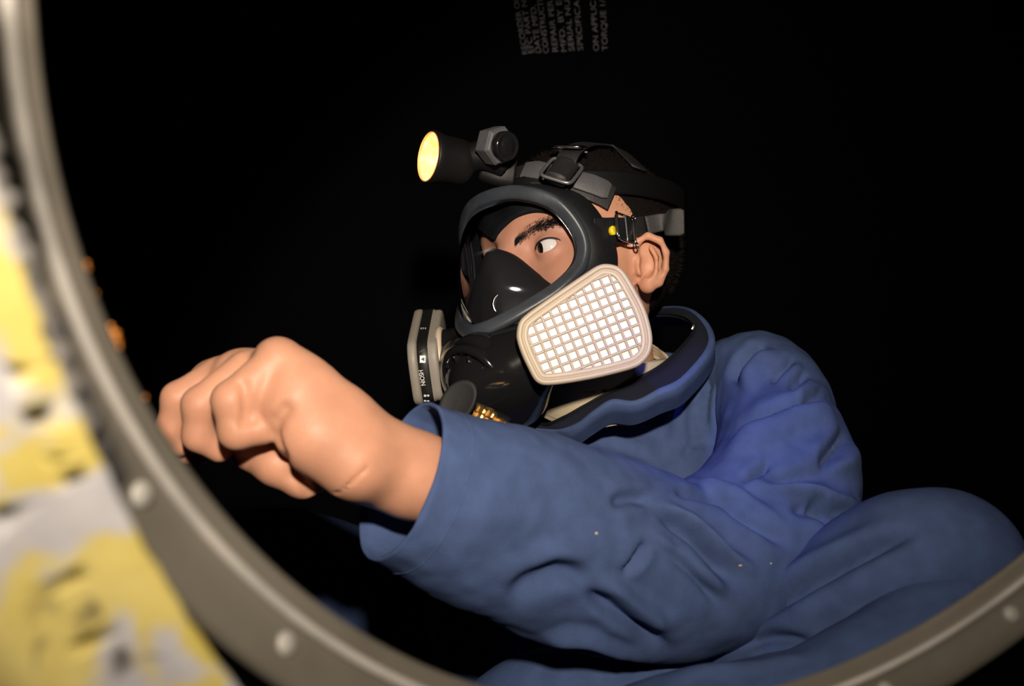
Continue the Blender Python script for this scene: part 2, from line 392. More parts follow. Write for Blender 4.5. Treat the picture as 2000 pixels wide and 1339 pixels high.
# outer access flange with worn yellow primer, nearest the camera
FC = RC+np.array([.1778, 0, .0525])+RN*.03; FR = .4676
def fwob(a, k): return (noise.noise(Vector((a*60, 0, 3)))*.0009) if k in (0, 1, 10) else 0
fl = ring_sweep(MB(), FC, [(FR, -.003), (FR, .0008), (FR+.001, .0016), (FR+.012, .0018), (FR+.028, .0020), (FR+.0310, .0030), (FR+.0335, .0062), (FR+.0365, .0068), (FR+.042, .004), (FR+.060, -.004), (FR+.060, -.012), (FR+.03, -.006)], 512, fwob).build('access_flange', M['primer'])
tag(fl, 'blurred metal access flange with chipped yellow primer and bolt holes, nearest the camera', 'flange')
cut = MB()
for u, v, r in ((72, 818, .0026), (14, 1006, .0022), (146, 937, .0018), (116, 898, .0013), (143, 1130, .0018), (166, 1257, .0018), (36, 727, .0014)):
    d = P(u, v, 1.)-np.array([0, 0, CZ]); c0 = np.array([0, 0, CZ]); t = ((FC+RN*.0018-c0)@RN)/(d@RN)
    lathe(cut, c0+d*t, RN, [(r, -.02), (r, .02)], 14)
co = cut.build('bolt_hole_cutter', M['dark_seal'], smooth=False)
bm = fl.modifiers.new('b', 'BOOLEAN'); bm.object = co; bm.operation = 'DIFFERENCE'; bm.solver = 'EXACT'
me = bpy.data.meshes.new_from_object(fl.evaluated_get(bpy.context.evaluated_depsgraph_get())); fl.modifiers.clear(); fl.data = me; bpy.data.objects.remove(co)
def bead(name, a0, a1, R, off, r0, mat_, seed, squash=1.):
    n = 70; A = np.radians(np.linspace(a0, a1, n)); path = np.array([ringpt(FC, R+.0009*noise.noise(Vector((a*90, seed, 0))), off, a) for a in A])
    r = np.array([r0*(1+.8*noise.noise(Vector((a*120, seed, 5)))) for a in A])*np.minimum(1, np.minimum(np.arange(n), n-1-np.arange(n))/4+.2)
    V, Fs = tube(path, r, r*squash, 12, RN, caps=True); return MB().add(V, Fs).build(name, mat_, fl)
bead('sealant_bead', 191.5, 203.0, FR+.0010, -.003, .0034, M['seal'], 1)
bead('sealant_bead', 199.0, 205.0, FR-.0010, -.007, .0028, M['dark_seal'], 4)
bead('sealant_bead', 185.0, 192.5, FR-.0010, -.005, .0045, M['dark_seal'], 7)


# ------------------------------------------------------------------ head frame: l = his left, f = forward, u = up
yaw, pit, rol = math.radians(46), math.radians(8), math.radians(8)
Hf = np.array([-math.sin(yaw)*math.cos(pit), -math.cos(yaw)*math.cos(pit), math.sin(pit)]); L0 = np.array([math.cos(yaw), -math.sin(yaw), 0]); U0 = np.cross(Hf, L0)
Hl = L0*math.cos(rol)+U0*math.sin(rol); Hu = U0*math.cos(rol)-L0*math.sin(rol)
HC = P(1135, 545, 1.06); HM = np.stack([Hl, Hf, Hu])
def H(l, f, u): return HC+Hl*l+Hf*f+Hu*u
def Harr(a): a = np.asarray(a, float); return HC+a@HM
def toH(p): return (np.asarray(p)-HC)@HM.T
CAMP = np.array([0, 0, CZ])
def on_plane(u, v, c, n):
    d = P(u, v, 1.)-CAMP; return CAMP+d*(((np.asarray(c)-CAMP)@n)/(d@n))
def Hpx(u, v, l=None, f=None):
    """point on the pixel ray with given head-local l or f"""
    return on_plane(u, v, HC+(Hl*l if l is not None else Hf*f), Hl if l is not None else Hf)

EYE = Hpx(1077, 485, f=.079)            # eyeball centre (his left eye)
eye_l = toH(EYE)
EG = nrm(Hf*.92+Hl*.22)                 # outward axis of the lid opening
ex = nrm(Hl*.95-Hf*.25+Hu*.22); ex = nrm(ex-EG*(ex@EG)); eu = np.cross(ex, EG); eu = eu if eu[2] > 0 else -eu
def head_base(q):
    """q in head-local coordinates"""
    d = sd_ell(q, (0, -.012, .040), (.074, .098, .084))
    d = smin(d, sd_ell(q, (0, .030, .020), (.066, .066, .066)), .03)
    d = smin(d, sd_ell(q, (0, .030, -.035), (.060, .056, .068)), .03)
    d = smin(d, sd_ell(q, (0, .040, -.080), (.046, .048, .034)), .03)
    d = smin(d, sd_sph(q, (0, .078, -.098), .017), .03)
    for s in (-1, 1):
        d = smin(d, sd_sph(q, (s*.046, .060, -.020), .026), .02)                      # cheekbone
        d = smin(d, sd_cone(q, (s*.012, .088, .028), (s*.044, .072, .031), .011, .009), .014)   # brow ridge
        d = smax(d, -sd_ell(q, (s*.031, .102, .006), (.017, .016, .0115)), .016)   # eye socket
    d = smin(d, sd_cone(q, (0, .088, .016), (0, .112, -.028), .008, .012), .014)     # nose
    return d
NB = np.array([.095, 1.110, .655])      # base of the neck
NT = H(0, -.022, -.055)
YE = None
def px(u, v, Y): return P(u, v, Y)
ELB = P(1480, 1075, .90); WRI = P(765, 918, .727); SHO = P(1475, 760, 1.06)
R_ = lambda pxs, Y: pxs*Y/F
def chain(p, pts, k, d=None):
    """pts: (u, v, Y, radius px)"""
    for a, b in zip(pts[:-1], pts[1:]):
        c = sd_cone(p, P(*a[:3]), P(*b[:3]), R_(a[3], a[2]), R_(b[3], b[2])); d = c if d is None else smin(d, c, k)
    return d
def ear(p, Y):
    e = lambda u, v, dy=0.: P(u, v, Y+dy)
    d = sd_ell(p, e(1267, 510, .005), (.0150, .0036, .0230), np.stack([nrm((.95, .25, -.12)), nrm((-.25, .97, 0)), nrm((.12, 0, 1))]))
    hel = [(1247, 512, .0), (1238, 492, -.002), (1245, 472, -.005), (1266, 461, -.0075), (1288, 470, -.0075), (1300, 493, -.006), (1299, 525, -.004), (1288, 551, -.002)]
    for a, b in zip(hel[:-1], hel[1:]): d = smin(d, sd_cone(p, e(*a), e(*b), .0035, .0035), .0016)
    ant = [(1272, 482, -.003), (1283, 503, -.0045), (1280, 528, -.0045), (1266, 543, -.0045)]
    for a, b in zip(ant[:-1], ant[1:]): d = smin(d, sd_cone(p, e(*a), e(*b), .0026, .0030), .0025)
    d = smin(d, sd_cone(p, e(1266, 557, -.001), e(1273, 548, -.001), .0072, .0070), .006)    # lobe
    d = smin(d, sd_cone(p, e(1249, 512, -.004), e(1251, 530, -.004), .0038, .0042), .004)  # tragus
    d = smax(d, -sd_ell(p, e(1264, 518, -.006), (.0066, .0085, .0110)), .003)
    d = smax(d, -chain(p, [(1262, 474, YE-.006, 5), (1285, 484, YE-.006, 5), (1291, 505, YE-.006, 4), (1290, 530, YE-.006, 3)], .002), .003)
    return d
def hand0(p):
    d = chain(p, [(1000, 985, .775, 88), (800, 925, .733, 80), (720, 893, .722, 82), (650, 835, .712, 84), (585, 760, .705, 66), (543, 702, .703, 40)], .012)
    d = smin(d, chain(p, [(690, 905, .70, 70), (610, 850, .695, 62), (560, 800, .694, 44)], .01), .014)        # heel of the hand
    d = smin(d, chain(p, [(540, 712, .72, 42), (470, 735, .745, 40), (420, 752, .765, 38), (395, 765, .775, 34)], .02), .02)   # row of knuckles
    d = smin(d, chain(p, [(600, 800, .735, 60), (480, 790, .75, 50)], .02), .02)                               # palm inside
    # curled fingers, little finger nearest
    d = smin(d, chain(p, [(540, 706, .700, 38), (452, 782, .688, 38), (462, 842, .690, 35), (512, 838, .694, 31)], .004), .0035)
    d = smin(d, chain(p, [(510, 770, .700, 36), (505, 800, .702, 32)], .01), .012)
    d = smin(d, chain(p, [(478, 722, .728, 36), (391, 790, .718, 35), (388, 850, .722, 31), (428, 878, .728, 25)], .004), .003)
    d = smin(d, chain(p, [(425, 735, .752, 36), (348, 778, .745, 32), (336, 835, .748, 29), (352, 868, .752, 23)], .004), .003)
    d = smin(d, chain(p, [(400, 752, .772, 30), (345, 820, .768, 28), (362, 878, .765, 25), (392, 884, .765, 22)], .004), .003)
    # thumb lying under the palm
    d = smin(d, chain(p, [(640, 900, .735, 52), (590, 930, .728, 40), (540, 905, .725, 42), (488, 888, .735, 32)], .006), .004)
    return d
def skin_line(pts):
    """walk pixel points onto the bare hand"""
    out = []
    for u, v in pts:
        Y = np.linspace(.60, .82, 900); q = np.array([0, 0, CZ])+np.outer(Y, P(u, v, 1.)-np.array([0, 0, CZ])); s_ = hand0(q)
        k = np.argmax(s_ < 0) if (s_ < 0).any() else np.argmin(s_); out.append(Y[k])
    return out
CREASES = [([(556, 800), (540, 822), (538, 850), (552, 886), (580, 925), (606, 962)], 5, .008), ([(655, 964), (690, 938), (716, 914)], .7, .003), ([(476, 752), (480, 780), (481, 804)], 2.5, .007), ([(474, 826), (490, 820)], 2, .006)]
CREASES = [([(u, v, y, w_) for (u, v), y in zip(pts, skin_line(pts))], w_, k) for pts, w_, k in CREASES]
def hand(p):
    d = hand0(p)
    for pts, w_, k in CREASES: d = smax(d, -chain(p, pts, .002), k)
    return d
def body_fn(p):
    d = np.full(len(p), 1., p.dtype); near_ = p[:, 1] < .87; far_ = ~near_
    if near_.any():
        q = p[near_]; d[near_] = smin(hand(q), sd_cone(q, ELB, P(1000, 985, .775), .038, .031), .015)
    if far_.any():
        q = p[far_]; e = sd_cone(q, SHO+np.array([.01, .02, -.01]), ELB, .030, .034)
        e = smin(e, sd_cone(q, ELB, P(1000, 985, .775), .038, .031), .02)
        e = smin(e, sd_cone(q, (.12, 1.14, .62), SHO+np.array([.01, .02, -.01]), .040, .030), .03)
        e = smin(e, sd_cone(q, NB, (.12, 1.14, .60), .054, .06), .03)
        e = smin(e, sd_cone(q, NT, NB, .050, .056), .02)
        hi_ = q[:, 2] > .64
        if hi_.any():
            r = q[hi_]; h_ = head_base((r-HC.astype(p.dtype))@HM.T.astype(p.dtype))
            h_ = smin(h_, sd_sph(r, EYE, .0137), .006)
            h_ = smax(h_, -sd_ell(r, EYE+EG*.0135+ex*.0010, (.0142, .0072, .0062), np.stack([ex, EG, eu])), .0012)
            h_ = smin(h_, ear(r, YE), .006); e[hi_] = smin(e[hi_], h_, .02)
        d[far_] = e
    return d
def trace(u, v, off=0., fn=None, y0=.80, y1=1.35):
    """walk the pixel ray to the head surface grown by off; nearest approach when it misses"""
    fn = fn or (lambda p: head_base((p-HC)@HM.T))
    d = P(u, v, 1.)-CAMP; Y = np.linspace(y0, y1, 1100); pts = CAMP+np.outer(Y, d); s_ = fn(pts)-off
    i = np.argmax(s_ < 0) if (s_ < 0).any() else np.argmin(s_)
    return pts[i]
YE = trace(1243, 515)[1]-.002

BODYB = (.10, 1.10, Z0)
person = thing('person', (.16, 1.16, Z0), 'person in blue coverall and respirator sitting in the dark tank, arm reaching left', 'person')
V, Fs = sdf_mesh(body_fn, (-.245, .655, .535), (.32, 1.26, .975), .0016)
body = mesh_np('body', V, Fs, M['skin'], person)

# eyeball with dark iris
mb = MB(); G = nrm(P(1040, 487, .80)-EYE); G = nrm(nrm(EG)*.80-ex*.60-eu*.05)
lathe(mb, EYE, G, [(.0125*math.sin(t), .0125*math.cos(t)) for t in np.linspace(math.pi, .48, 22)], 40, cap1=False)
eb = mb.build('eyeball', M['eye'], person)
mb = MB(); lathe(mb, EYE, G, [(.0125*math.sin(t)*1.0, .0125*math.cos(t)+.0002) for t in np.linspace(.52, .02, 10)], 40, cap0=False); mb.build('iris', M['iris'], eb)
# lashes along the lids
def on_body(u, v, off): return trace(u, v, off, lambda p: body_fn(p), y0=.88, y1=1.05)
def lid(sgn, k=1., rr_=.0141):
    out = []
    for a in np.linspace(.12, math.pi-.12, 40):
        q = ex*(.0118*k*math.cos(a)+.0010)+eu*(.0053*k*math.sin(a)*sgn); out.append(EYE+nrm(q+EG*math.sqrt(max(rr_**2-q@q, 1e-8)))*rr_)
    return np.array(out)
V, Fs = tube(lid(1), .0008, .0007, 8, EG, caps=True); MB().add(V, Fs).build('eyelashes', M['brow'], person)
def strands(name, roots, dirs, length, r, mat_, parent):
    V = []; T = []
    for p, d in zip(roots, dirs):
        d = nrm(d); x, y, _ = axes(d); b = len(V)
        V += [p+x*r, p-x*r*.5+y*r*.87, p-x*r*.5-y*r*.87, p+d*length*random.uniform(.6, 1.2)]
        T += [(b, b+1, b+3), (b+1, b+2, b+3), (b+2, b, b+3)]
    o = mesh_np(name, np.array(V), T, mat_, parent, False); o['kind'] = 'stuff'; return o
roots = []; dirs = []
bp = catmull([(1004, 476), (1022, 461), (1046, 446), (1066, 437), (1084, 431), (1104, 437)], 24)
bg = np.array([[on_body(u, v+k*6.5, -.0003) for k in (-2, -1, 0, 1, 2)] for u, v in bp+(0, 1)])
for k in range(1300):
    i = random.uniform(0, 22.99); t = i/23; wd = .95*math.sin(math.pi*(t*.84+.10))**.6; j = min(max(2+random.gauss(0, 1)*wd*.95, 0), 3.99)
    i0, j0 = int(i), int(j); a, b = i-i0, j-j0
    p = (bg[i0, j0]*(1-a)+bg[i0+1, j0]*a)*(1-b)+(bg[i0, j0+1]*(1-a)+bg[i0+1, j0+1]*a)*b
    roots.append(p); dirs.append(Hl*.8+Hu*(.8-1.2*t)+Hf*.22+rng.randn(3)*.15)
strands('eyebrow', roots, dirs, .0058, .00026, M['brow'], person)

# cropped black hair
def hair_fn(p):
    q = ((p-HC.astype(p.dtype))@HM.T.astype(p.dtype))
    d = sd_ell(q, (0, -.012, .040), (.0770, .1015, .0875))
    hl = np.interp(q[:, 1], [-.2, -.062, -.030, .0, .020, .045, .075, .12], [-.070, -.060, .010, .034, .040, .062, .078, .082]).astype(p.dtype)
    hl = hl+.0012*np.sin(q[:, 1]*900)
    d = smax(d, (hl-q[:, 2])*.8, .004)
    return d+.0006*np.sin(p[:, 0]*2100)*np.sin(p[:, 1]*1900)*np.sin(p[:, 2]*2000)
V, Fs = sdf_mesh(hair_fn, HC-.15, HC+.16, .0024, 1)
hair = mesh_np('hair', V, Fs, M['hair'], person)
idx = rng.choice(len(V), 7000); N = vnormals(V.astype(float), Fs); hp = toH(V[idx])
idx = idx[(N[idx]@Hu > -.5)]
strands('hair_stubble', V[idx], N[idx]+rng.randn(len(idx), 3)*.35, .0055, .0003, M['hair'], hair)


# ------------------------------------------------------------------ full-face respirator
mask = thing('respirator_mask', H(0, .11, -.16), 'black full-face respirator with clear visor and beige filter cartridges, worn on the face', 'respirator')
def sym(half):
    """half loop from top centre (l=0) round his left side to bottom centre -> closed loop"""
    h = np.asarray(half, float); o = h[1:-1][::-1].copy(); o[:, 0] *= -1; return np.vstack([h, o])
ring_half = [(0, .116, .053), (.032, .110, .0505), (.058, .094, .038), (.0705, .077, .012), (.0705, .076, -.012), (.062, .092, -.034), (.040, .113, -.054), (.018, .126, -.066), (0, .131, -.070)]
seal_half = [(0, .098, .064), (.036, .090, .062), (.064, .066, .050), (.079, .046, .014), (.080, .043, -.020), (.072, .052, -.055), (.048, .078, -.092), (.022, .098, -.108), (0, .104, -.112)]
NR = 128
ring = Harr(catmull(sym(ring_half), NR, True)); seal = Harr(catmull(sym(seal_half), NR, True))
rc_ = ring.mean(0)
# rubber skirt between face seal and lens frame
lay = []
outn = ring-rc_; outn /= np.linalg.norm(outn, axis=1)[:, None]
for t, bulge in ((0, -.004), (0, 0), (.12, .004), (.35, .0055), (.65, .0035), (.9, .001), (1.0, 0.), (1.03, -.004), (.95, -.006), (.6, -.004), (.2, -.002)):
    lay.append(ring*(1-t)+seal*t+outn*bulge)
mesh_np('face_skirt', np.vstack(lay), grid_faces(len(lay), NR), M['rubber'], mask)
# lens frame: flat band with raised inner bead
V, Fs = tube(ring+Hf*.002, .0062, .0045, 16, Hf, True, power=3.2); fr = MB().add(V, Fs).build('lens_frame', M['frame'], mask)
ins = ring*1.0-outn*.0068+Hf*.0022
V, Fs = tube(ins, .0012, .0022, 10, Hf, True); MB().add(V, Fs).build('frame_bead', M['gloss'], fr)
# clear visor, bulging forward, 2 mm thick
def visor(shift):
    lay = []; c = H(0, .150, -.012)
    for t in np.linspace(0, 1, 15)[:-1]:
        b = 1-(1-t)**2
        lay.append((ring-outn*.004)*(1-t)+c*t+Hf*(.015*(b-t*.9))+Hf*shift)
    lay.append(np.repeat((c+Hf*(.0013+shift))[None], NR, 0)); return np.vstack(lay)
V = np.vstack([visor(.002), visor(.0)]); n1 = 15*NR; f1 = grid_faces(15, NR)
mesh_np('visor', V, np.vstack([f1, f1[:, ::-1]+n1]), M['visor'], mask)
# nose cup inside the visor
cb = Harr(catmull(sym([(0, .1160, .006), (.015, .108, .000), (.034, .094, -.020), (.056, .074, -.042), (.062, .060, -.075), (.035, .075, -.105), (0, .09, -.11)]), 96, True))
cf = Harr(catmull(sym([(0, .1265, -.020), (.012, .1260, -.025), (.020, .1250, -.040), (.024, .124, -.053), (.024, .123, -.066), (.014, .123, -.076), (0, .124, -.080)]), 96, True))
lay = [cb*1.0-Hf*.006, cb+Hf*.0005, cb*.97+cf*.03+Hf*.002, cb*.75+cf*.25+Hf*.0035, cb*.4+cf*.6+Hf*.003, cf, cf*.6+cf.mean(0)*.4+Hf*.002, np.repeat(cf.mean(0)[None]+Hf*.003, 96, 0)]
cup = mesh_np('nose_cup', np.vstack(lay), grid_faces(len(lay), 96), M['cup'], mask)
vc = Hpx(985, 594, f=.1190); vn = nrm(Hl*.75+Hf*.6-Hu*.1)
mb = MB(); lathe(mb, vc, vn, [(.0105, -.004), (.0110, .001), (.0103, .0024), (.0090, .0024), (.0082, .001), (.0078, -.001)], 36); mb.build('inhalation_valve', M['chrome'], cup)
mb = MB(); lathe(mb, vc, vn, [(.0078, -.002), (.0070, .0004), (.0030, .0016)], 24); mb.build('valve_flap', M['gloss'], cup)

lo_px = [(1118, 452), (1108, 437), (1095, 427), (1078, 420), (1058, 415), (1035, 416), (1014, 422), (994, 434), (977, 450), (965, 468)]
hb_ = lambda p: head_base((p-HC)@HM.T)
up_px = [(1140, 425), (1130, 405), (1112, 390), (1085, 378), (1055, 370), (1020, 368), (985, 374), (955, 392), (935, 415), (928, 440)]
lo3 = catmull([trace(u, v, .0016, hb_) for u, v in lo_px], 48); up3 = catmull([trace(u, v, .006, hb_) for u, v in up_px], 48)
md3 = lo3*.6+up3*.4+Hf*.004
mesh_np('forehead_shade_strip', np.vstack([lo3-Hf*.002, lo3+Hf*.0012, lo3*.9+up3*.1+Hf*.0025, md3, up3]), grid_faces(5, 48, False), M['rubber'], mask)  # black strip added to stand in for the frame's shade on the forehead

# ---- cartridge placed from its visible face
CN = nrm((.06, -1., .10)); CC = P(1142, 634, .895)
outl = [(1010, 651), (1015, 628), (1030, 612), (1062, 589), (1116, 552), (1150, 529), (1168, 518), (1184, 514.5), (1204, 518), (1218, 528), (1230, 545), (1246, 573), (1260, 601), (1270, 632), (1275, 662), (1271, 688), (1258, 706), (1236, 719), (1175, 735), (1116, 746), (1072, 751), (1054, 748), (1043, 738), (1033, 719), (1021, 694), (1012, 668)]
cx = nrm(np.cross((0, 0, 1), CN)); cx = cx if cx[0] > 0 else -cx; cy = np.cross(CN, cx); cy = cy if cy[2] > 0 else -cy
o2 = np.array([[(on_plane(u, v, CC, CN)-CC)@cx, (on_plane(u, v, CC, CN)-CC)@cy] for u, v in outl])
o2 = catmull(o2, 96, True)
def inset(p, d):
    t = np.roll(p, -1, 0)-np.roll(p, 1, 0); t /= np.linalg.norm(t, axis=1)[:, None]; n = np.stack([-t[:, 1], t[:, 0]], 1)
    area = .5*np.sum(p[:, 0]*np.roll(p[:, 1], -1)-np.roll(p[:, 0], -1)*p[:, 1]); return p+n*d*(1 if area > 0 else -1)
def shrink(p, d): 
    c = p.mean(0); q = inset(p, d); return q
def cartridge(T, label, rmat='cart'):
    """T maps (x, y, h) of the near cartridge to world; h along its outward face"""
    def ring3(p, h): return np.array([T(a, b, h) for a, b in p])
    n = len(o2)
    def shell(name, prof, m, par, closed=False):
        V = np.vstack([ring3(shrink(o2, d), h) for d, h in prof]); return mesh_np(name, V, grid_faces(len(prof), n, True, closed), m, par)
    cart = shell('filter_cartridge', [(.030, -.026), (.006, -.026), (.0030, -.0255), (.0020, -.0235), (.0020, -.019), (.0012, -.0185), (.0012, -.006), (.0030, -.005), (.012, -.005), (.03, -.005)], M['cgrey'], mask)
    cart['label'] = label
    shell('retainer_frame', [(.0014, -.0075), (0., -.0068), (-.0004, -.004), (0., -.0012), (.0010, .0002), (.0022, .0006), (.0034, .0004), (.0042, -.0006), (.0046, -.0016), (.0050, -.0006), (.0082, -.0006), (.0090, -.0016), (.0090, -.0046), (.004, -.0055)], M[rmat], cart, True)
    pad = np.vstack([ring3(shrink(o2, .007), -.0052), ring3(shrink(o2, .0085), -.0032), np.repeat(np.array([T(*o2.mean(0), -.0030)]), n, 0)])
    mesh_np('filter_pad', pad, grid_faces(3, n), M['pad'], cart)
    # grid of bars, clipped to the inner outline
    inner = shrink(o2, .0080)
    ang = math.radians(21.5); gx = np.array([math.cos(ang), math.sin(ang)]); gy = np.array([-gx[1], gx[0]])
    def clip(c, d):
        ts = []
        for a, b in zip(inner, np.roll(inner, -1, 0)):
            e = b-a; den = d[0]*e[1]-d[1]*e[0]
            if abs(den) < 1e-12: continue
            w_ = a-c; t = (w_[0]*e[1]-w_[1]*e[0])/den; s_ = (w_[0]*d[1]-w_[1]*d[0])/den
            if 0 <= s_ < 1: ts.append(t)
        return (min(ts), max(ts)) if len(ts) > 1 else None
    pitch = .0079; o0 = o2.mean(0)
    for d, nrm2, cnt, off in ((gx, gy, 8, .0015), (gy, gx, 9, .002)):
        for k in range(-cnt, cnt+1):
            c = o0+nrm2*(k*pitch*(.97 if d is gx else 1.0)+off); r = clip(c, d)
            if not r or r[1]-r[0] < .008: continue
            thick = (k % 4 == 0); hw = .00105; h1 = -.0012 if not thick else -.0008
            a, b = c+d*r[0], c+d*r[1]; V = []
            for q in (a, b):
                for sw, hh in ((-hw*1.25, -.0042), (-hw, h1-.0004), (-hw*.6, h1), (hw*.6, h1), (hw, h1-.0004), (hw*1.25, -.0042)): V.append(T(*(q+nrm2*sw), hh))
            mesh_np('grid_bar', V, [(0, 1, 7, 6), (1, 2, 8, 7), (2, 3, 9, 8), (3, 4, 10, 9), (4, 5, 11, 10), (5, 0, 6, 11), (5, 4, 3, 2, 1, 0), (6, 7, 8, 9, 10, 11)], M['bars'], cart, False)
    shell('label_band', [(.0008, -.0178), (.0006, -.0176), (.0006, -.0082), (.0008, -.0080)], M['black'], cart)
    # bayonet collar behind
    mb = MB(); cc = np.array(T(*(o2.mean(0)*.2+np.array([-.018, -.004])), -.026)); back = nrm(np.array(T(0, 0, -1))-np.array(T(0, 0, 0)))
    lathe(mb, cc-back*.002, back, [(.027, 0), (.0275, .003), (.026, .005), (.024, .005), (.023, .012)], 40); mb.build('bayonet_collar', M['cart'], cart)
    return cart, cc, back
Tn = lambda x, y, h: CC+cx*x+cy*y+CN*h
def Tf(x, y, h):
    q = toH(Tn(x, y, h)); q[0] *= -1; return Harr(q)
near, nc, nb_ = cartridge(Tn, 'beige cartridge with white gridded filter face')
far, fc, fb_ = cartridge(Tf, 'cartridge seen edge-on, retainer greyed as if shaded, with black printed band', 'cgrey')  # same plastic as the near retainer, darkened to paint in its shade

# ---- glossy black lower housing with ports and exhalation valve
VC = Hpx(925, 742, l=.0); VN = nrm(Hf*.80-Hu*.55)
VL = toH(VC); print('valve local', VL, 'near cart', toH(nc), 'far cart px', proj(np.array([Tf(*p, -.01) for p in o2])).min(0), proj(np.array([Tf(*p, -.01) for p in o2])).max(0))
def housing_fn(p):
    q = ((p-HC.astype(p.dtype))@HM.T.astype(p.dtype)); L = lambda a: tuple(a)
    v = toH(VC)
    d = sd_ell(q, (0, .104, -.098), (.050, .034, .036))
    d = smin(d, sd_cone(q, (0, .095, -.115), v-np.array([0, .012, 0]), .036, .031), .02)
    a = toH(nc); 
    for s in (1, -1):
        e = np.array([a[0]*s, a[1], a[2]]); dd = toH(HC+nb_); b = e+np.array([dd[0]*s, dd[1], dd[2]])*.018
        d = smin(d, sd_cone(q, (s*.028, .110, -.100), b, .026, .0235), .022)
        d = smin(d, sd_cone(q, b, e+(b-e)*.2, .0235, .0245), .006)
    d = smax(d, -sd_ell(q, (0, .070, -.060), (.050, .045, .055)), .006)
    return d
V, Fs = sdf_mesh(housing_fn, HC+np.array([-.26, -.28, -.22]), HC+np.array([.09, .07, .02]), .0018)
hs = mesh_np('lower_housing', V, Fs, M['gloss'], mask)
mb = MB(); lathe(mb, VC-VN*.020, VN, [(.034, -.004), (.035, .004), (.0345, .010), (.032, .0115), (.0315, .016), (.033, .0175), (.033, .022), (.030, .0245), (.027, .0245), (.0265, .021), (.020, .021), (.0195, .024), (.012, .026), (.004, .0265)], 64)
ev = mb.build('exhalation_valve', M['gloss'], hs)
for k in range(10):
    a = 2*math.pi*k/10; x, y, n_ = axes(VN); c = VC+(x*math.cos(a)+y*math.sin(a))*.0232+VN*.0035
    mb = MB(); box(mb, c, nrm(x*math.cos(a)+y*math.sin(a)), nrm(-x*math.sin(a)+y*math.cos(a)), VN, .0030, .0012, .003); mb.build('valve_rib', M['gloss'], hs, bevel=.0005)
# grey valve cover flap hanging in front
gc = P(893, 788, .86); gn = nrm((-.25, -1, .15))
mb = MB(); x, y, n_ = axes(gn); prof = []
th = np.linspace(0, 2*np.pi, 48, endpoint=False); sh = np.stack([np.cos(th)*.0145*(1+.10*np.sin(th)), np.sin(th)*.0185], 1)
V = []
for k, (sc, h) in enumerate(((.0, .0012), (.80, .0008), (.94, .0016), (1.0, .0008), (1.0, -.002), (.0, -.002))): V += [gc+x*(a*sc*.97+b*sc*.30)+y*b*sc+n_*h for a, b in sh]
mb.add(V, grid_faces(6, 48)); mb.build('valve_cover', M['cup'], mask)
# brass fittings under the valve
for u, v, r, hgt, ax_ in ((922, 806, .0060, .010, (.6, -.5, -.5)), (941, 803, .0050, .012, (.75, -.5, -.3)), (960, 812, .0056, .010, (.7, -.6, -.3)), (958, 826, .0050, .010, (.6, -.6, -.5)), (938, 815, .0060, .012, (.7, -.6, -.3)), (982, 829, .0050, .010, (.8, -.5, -.2))):
    mb = MB(); c = P(u, v, .885); lathe(mb, c-nrm(ax_)*hgt*.6, ax_, [(r*.7, -.004), (r, 0), (r, hgt*.45), (r*.78, hgt*.5), (r*.78, hgt*.85), (r*.55, hgt)], 6); mb.build('brass_fitting', M['brass'], mask, smooth=False, bevel=.0004)
mb = MB(); V, Fs = tube(catmull([P(905, 800, .90), P(940, 812, .90), P(990, 835, .90)], 12), .009, .009, 12, caps=True); mb.add(V, Fs).build('fitting_hose', M['rubber'], mask)

# ---- printing on the far cartridge's band
import mathutils.bvhtree as bvt
def hit(objs, u, v):
    best = None
    for o in objs:
        bm_ = bvt.BVHTree.FromPolygons([vv.co.copy() for vv in o.data.vertices], [tuple(p.vertices) for p in o.data.polygons])
        d = Vector(P(u, v, 1.)-CAMP).normalized(); r = bm_.ray_cast(Vector(CAMP), d)
        if r[0] is not None and (best is None or r[3] < best[2]): best = (np.array(r[0]), np.array(r[1]), r[3])
    return best
band = [c for c in far.children if c.name.startswith('label_band')][0]
def band_text(txt, u0, v0, u1, v1, size, m, sp=1.):
    a, b = hit([band], u0, v0), hit([band], u1, v1)
    if not a or not b: print('band miss', txt, u0, v0); return
    n_ = a[1] if a[1][1] < 0 else -a[1]; xd = nrm(b[0]-a[0]); yd = np.cross(n_, xd)
    text_mesh(txt, 'band_print', m, far, a[0]+n_*.0003, xd, yd, size, .0002, fit=np.linalg.norm(b[0]-a[0]))
for k in range(3): band_text('l'*26, 821+k*4.2, 688-k*2, 824+k*4.2, 640, .0017, M['white'])
band_text('NIOSH', 831.5, 752, 826, 722, .0056, M['white'])
for k in range(2):
    qd = [hit([band], *q) for q in ((828+k*6, 783), (828+k*6, 770), (832.5+k*6, 770), (832.5+k*6, 783))]
    if all(qd): mesh_np('print_block', [h_[0]+(h_[1] if h_[1][1] < 0 else -h_[1])*.0004 for h_ in qd], [(0, 1, 2, 3)], M['white'], far, False)
ic = [hit([band], *q) for q in ((820, 708), (820, 694), (831, 694), (831, 708))]
if all(ic):
    n_ = ic[0][1] if ic[0][1][1] < 0 else -ic[0][1]; mesh_np('warning_icon', [h_[0]+n_*.0004 for h_ in ic], [(0, 1, 2, 3)], M['white'], far, False)
    tri = [hit([band], *q) for q in ((822, 701), (829, 705), (829, 697))]
    if all(tri): mesh_np('icon_mark', [h_[0]+n_*.0006 for h_ in tri], [(0, 1, 2)], M['black'], far, False)
else: print('icon miss')
bpx = proj(np.array([v.co[:] for v in band.data.vertices])); print('band px', bpx.min(0), bpx.max(0))


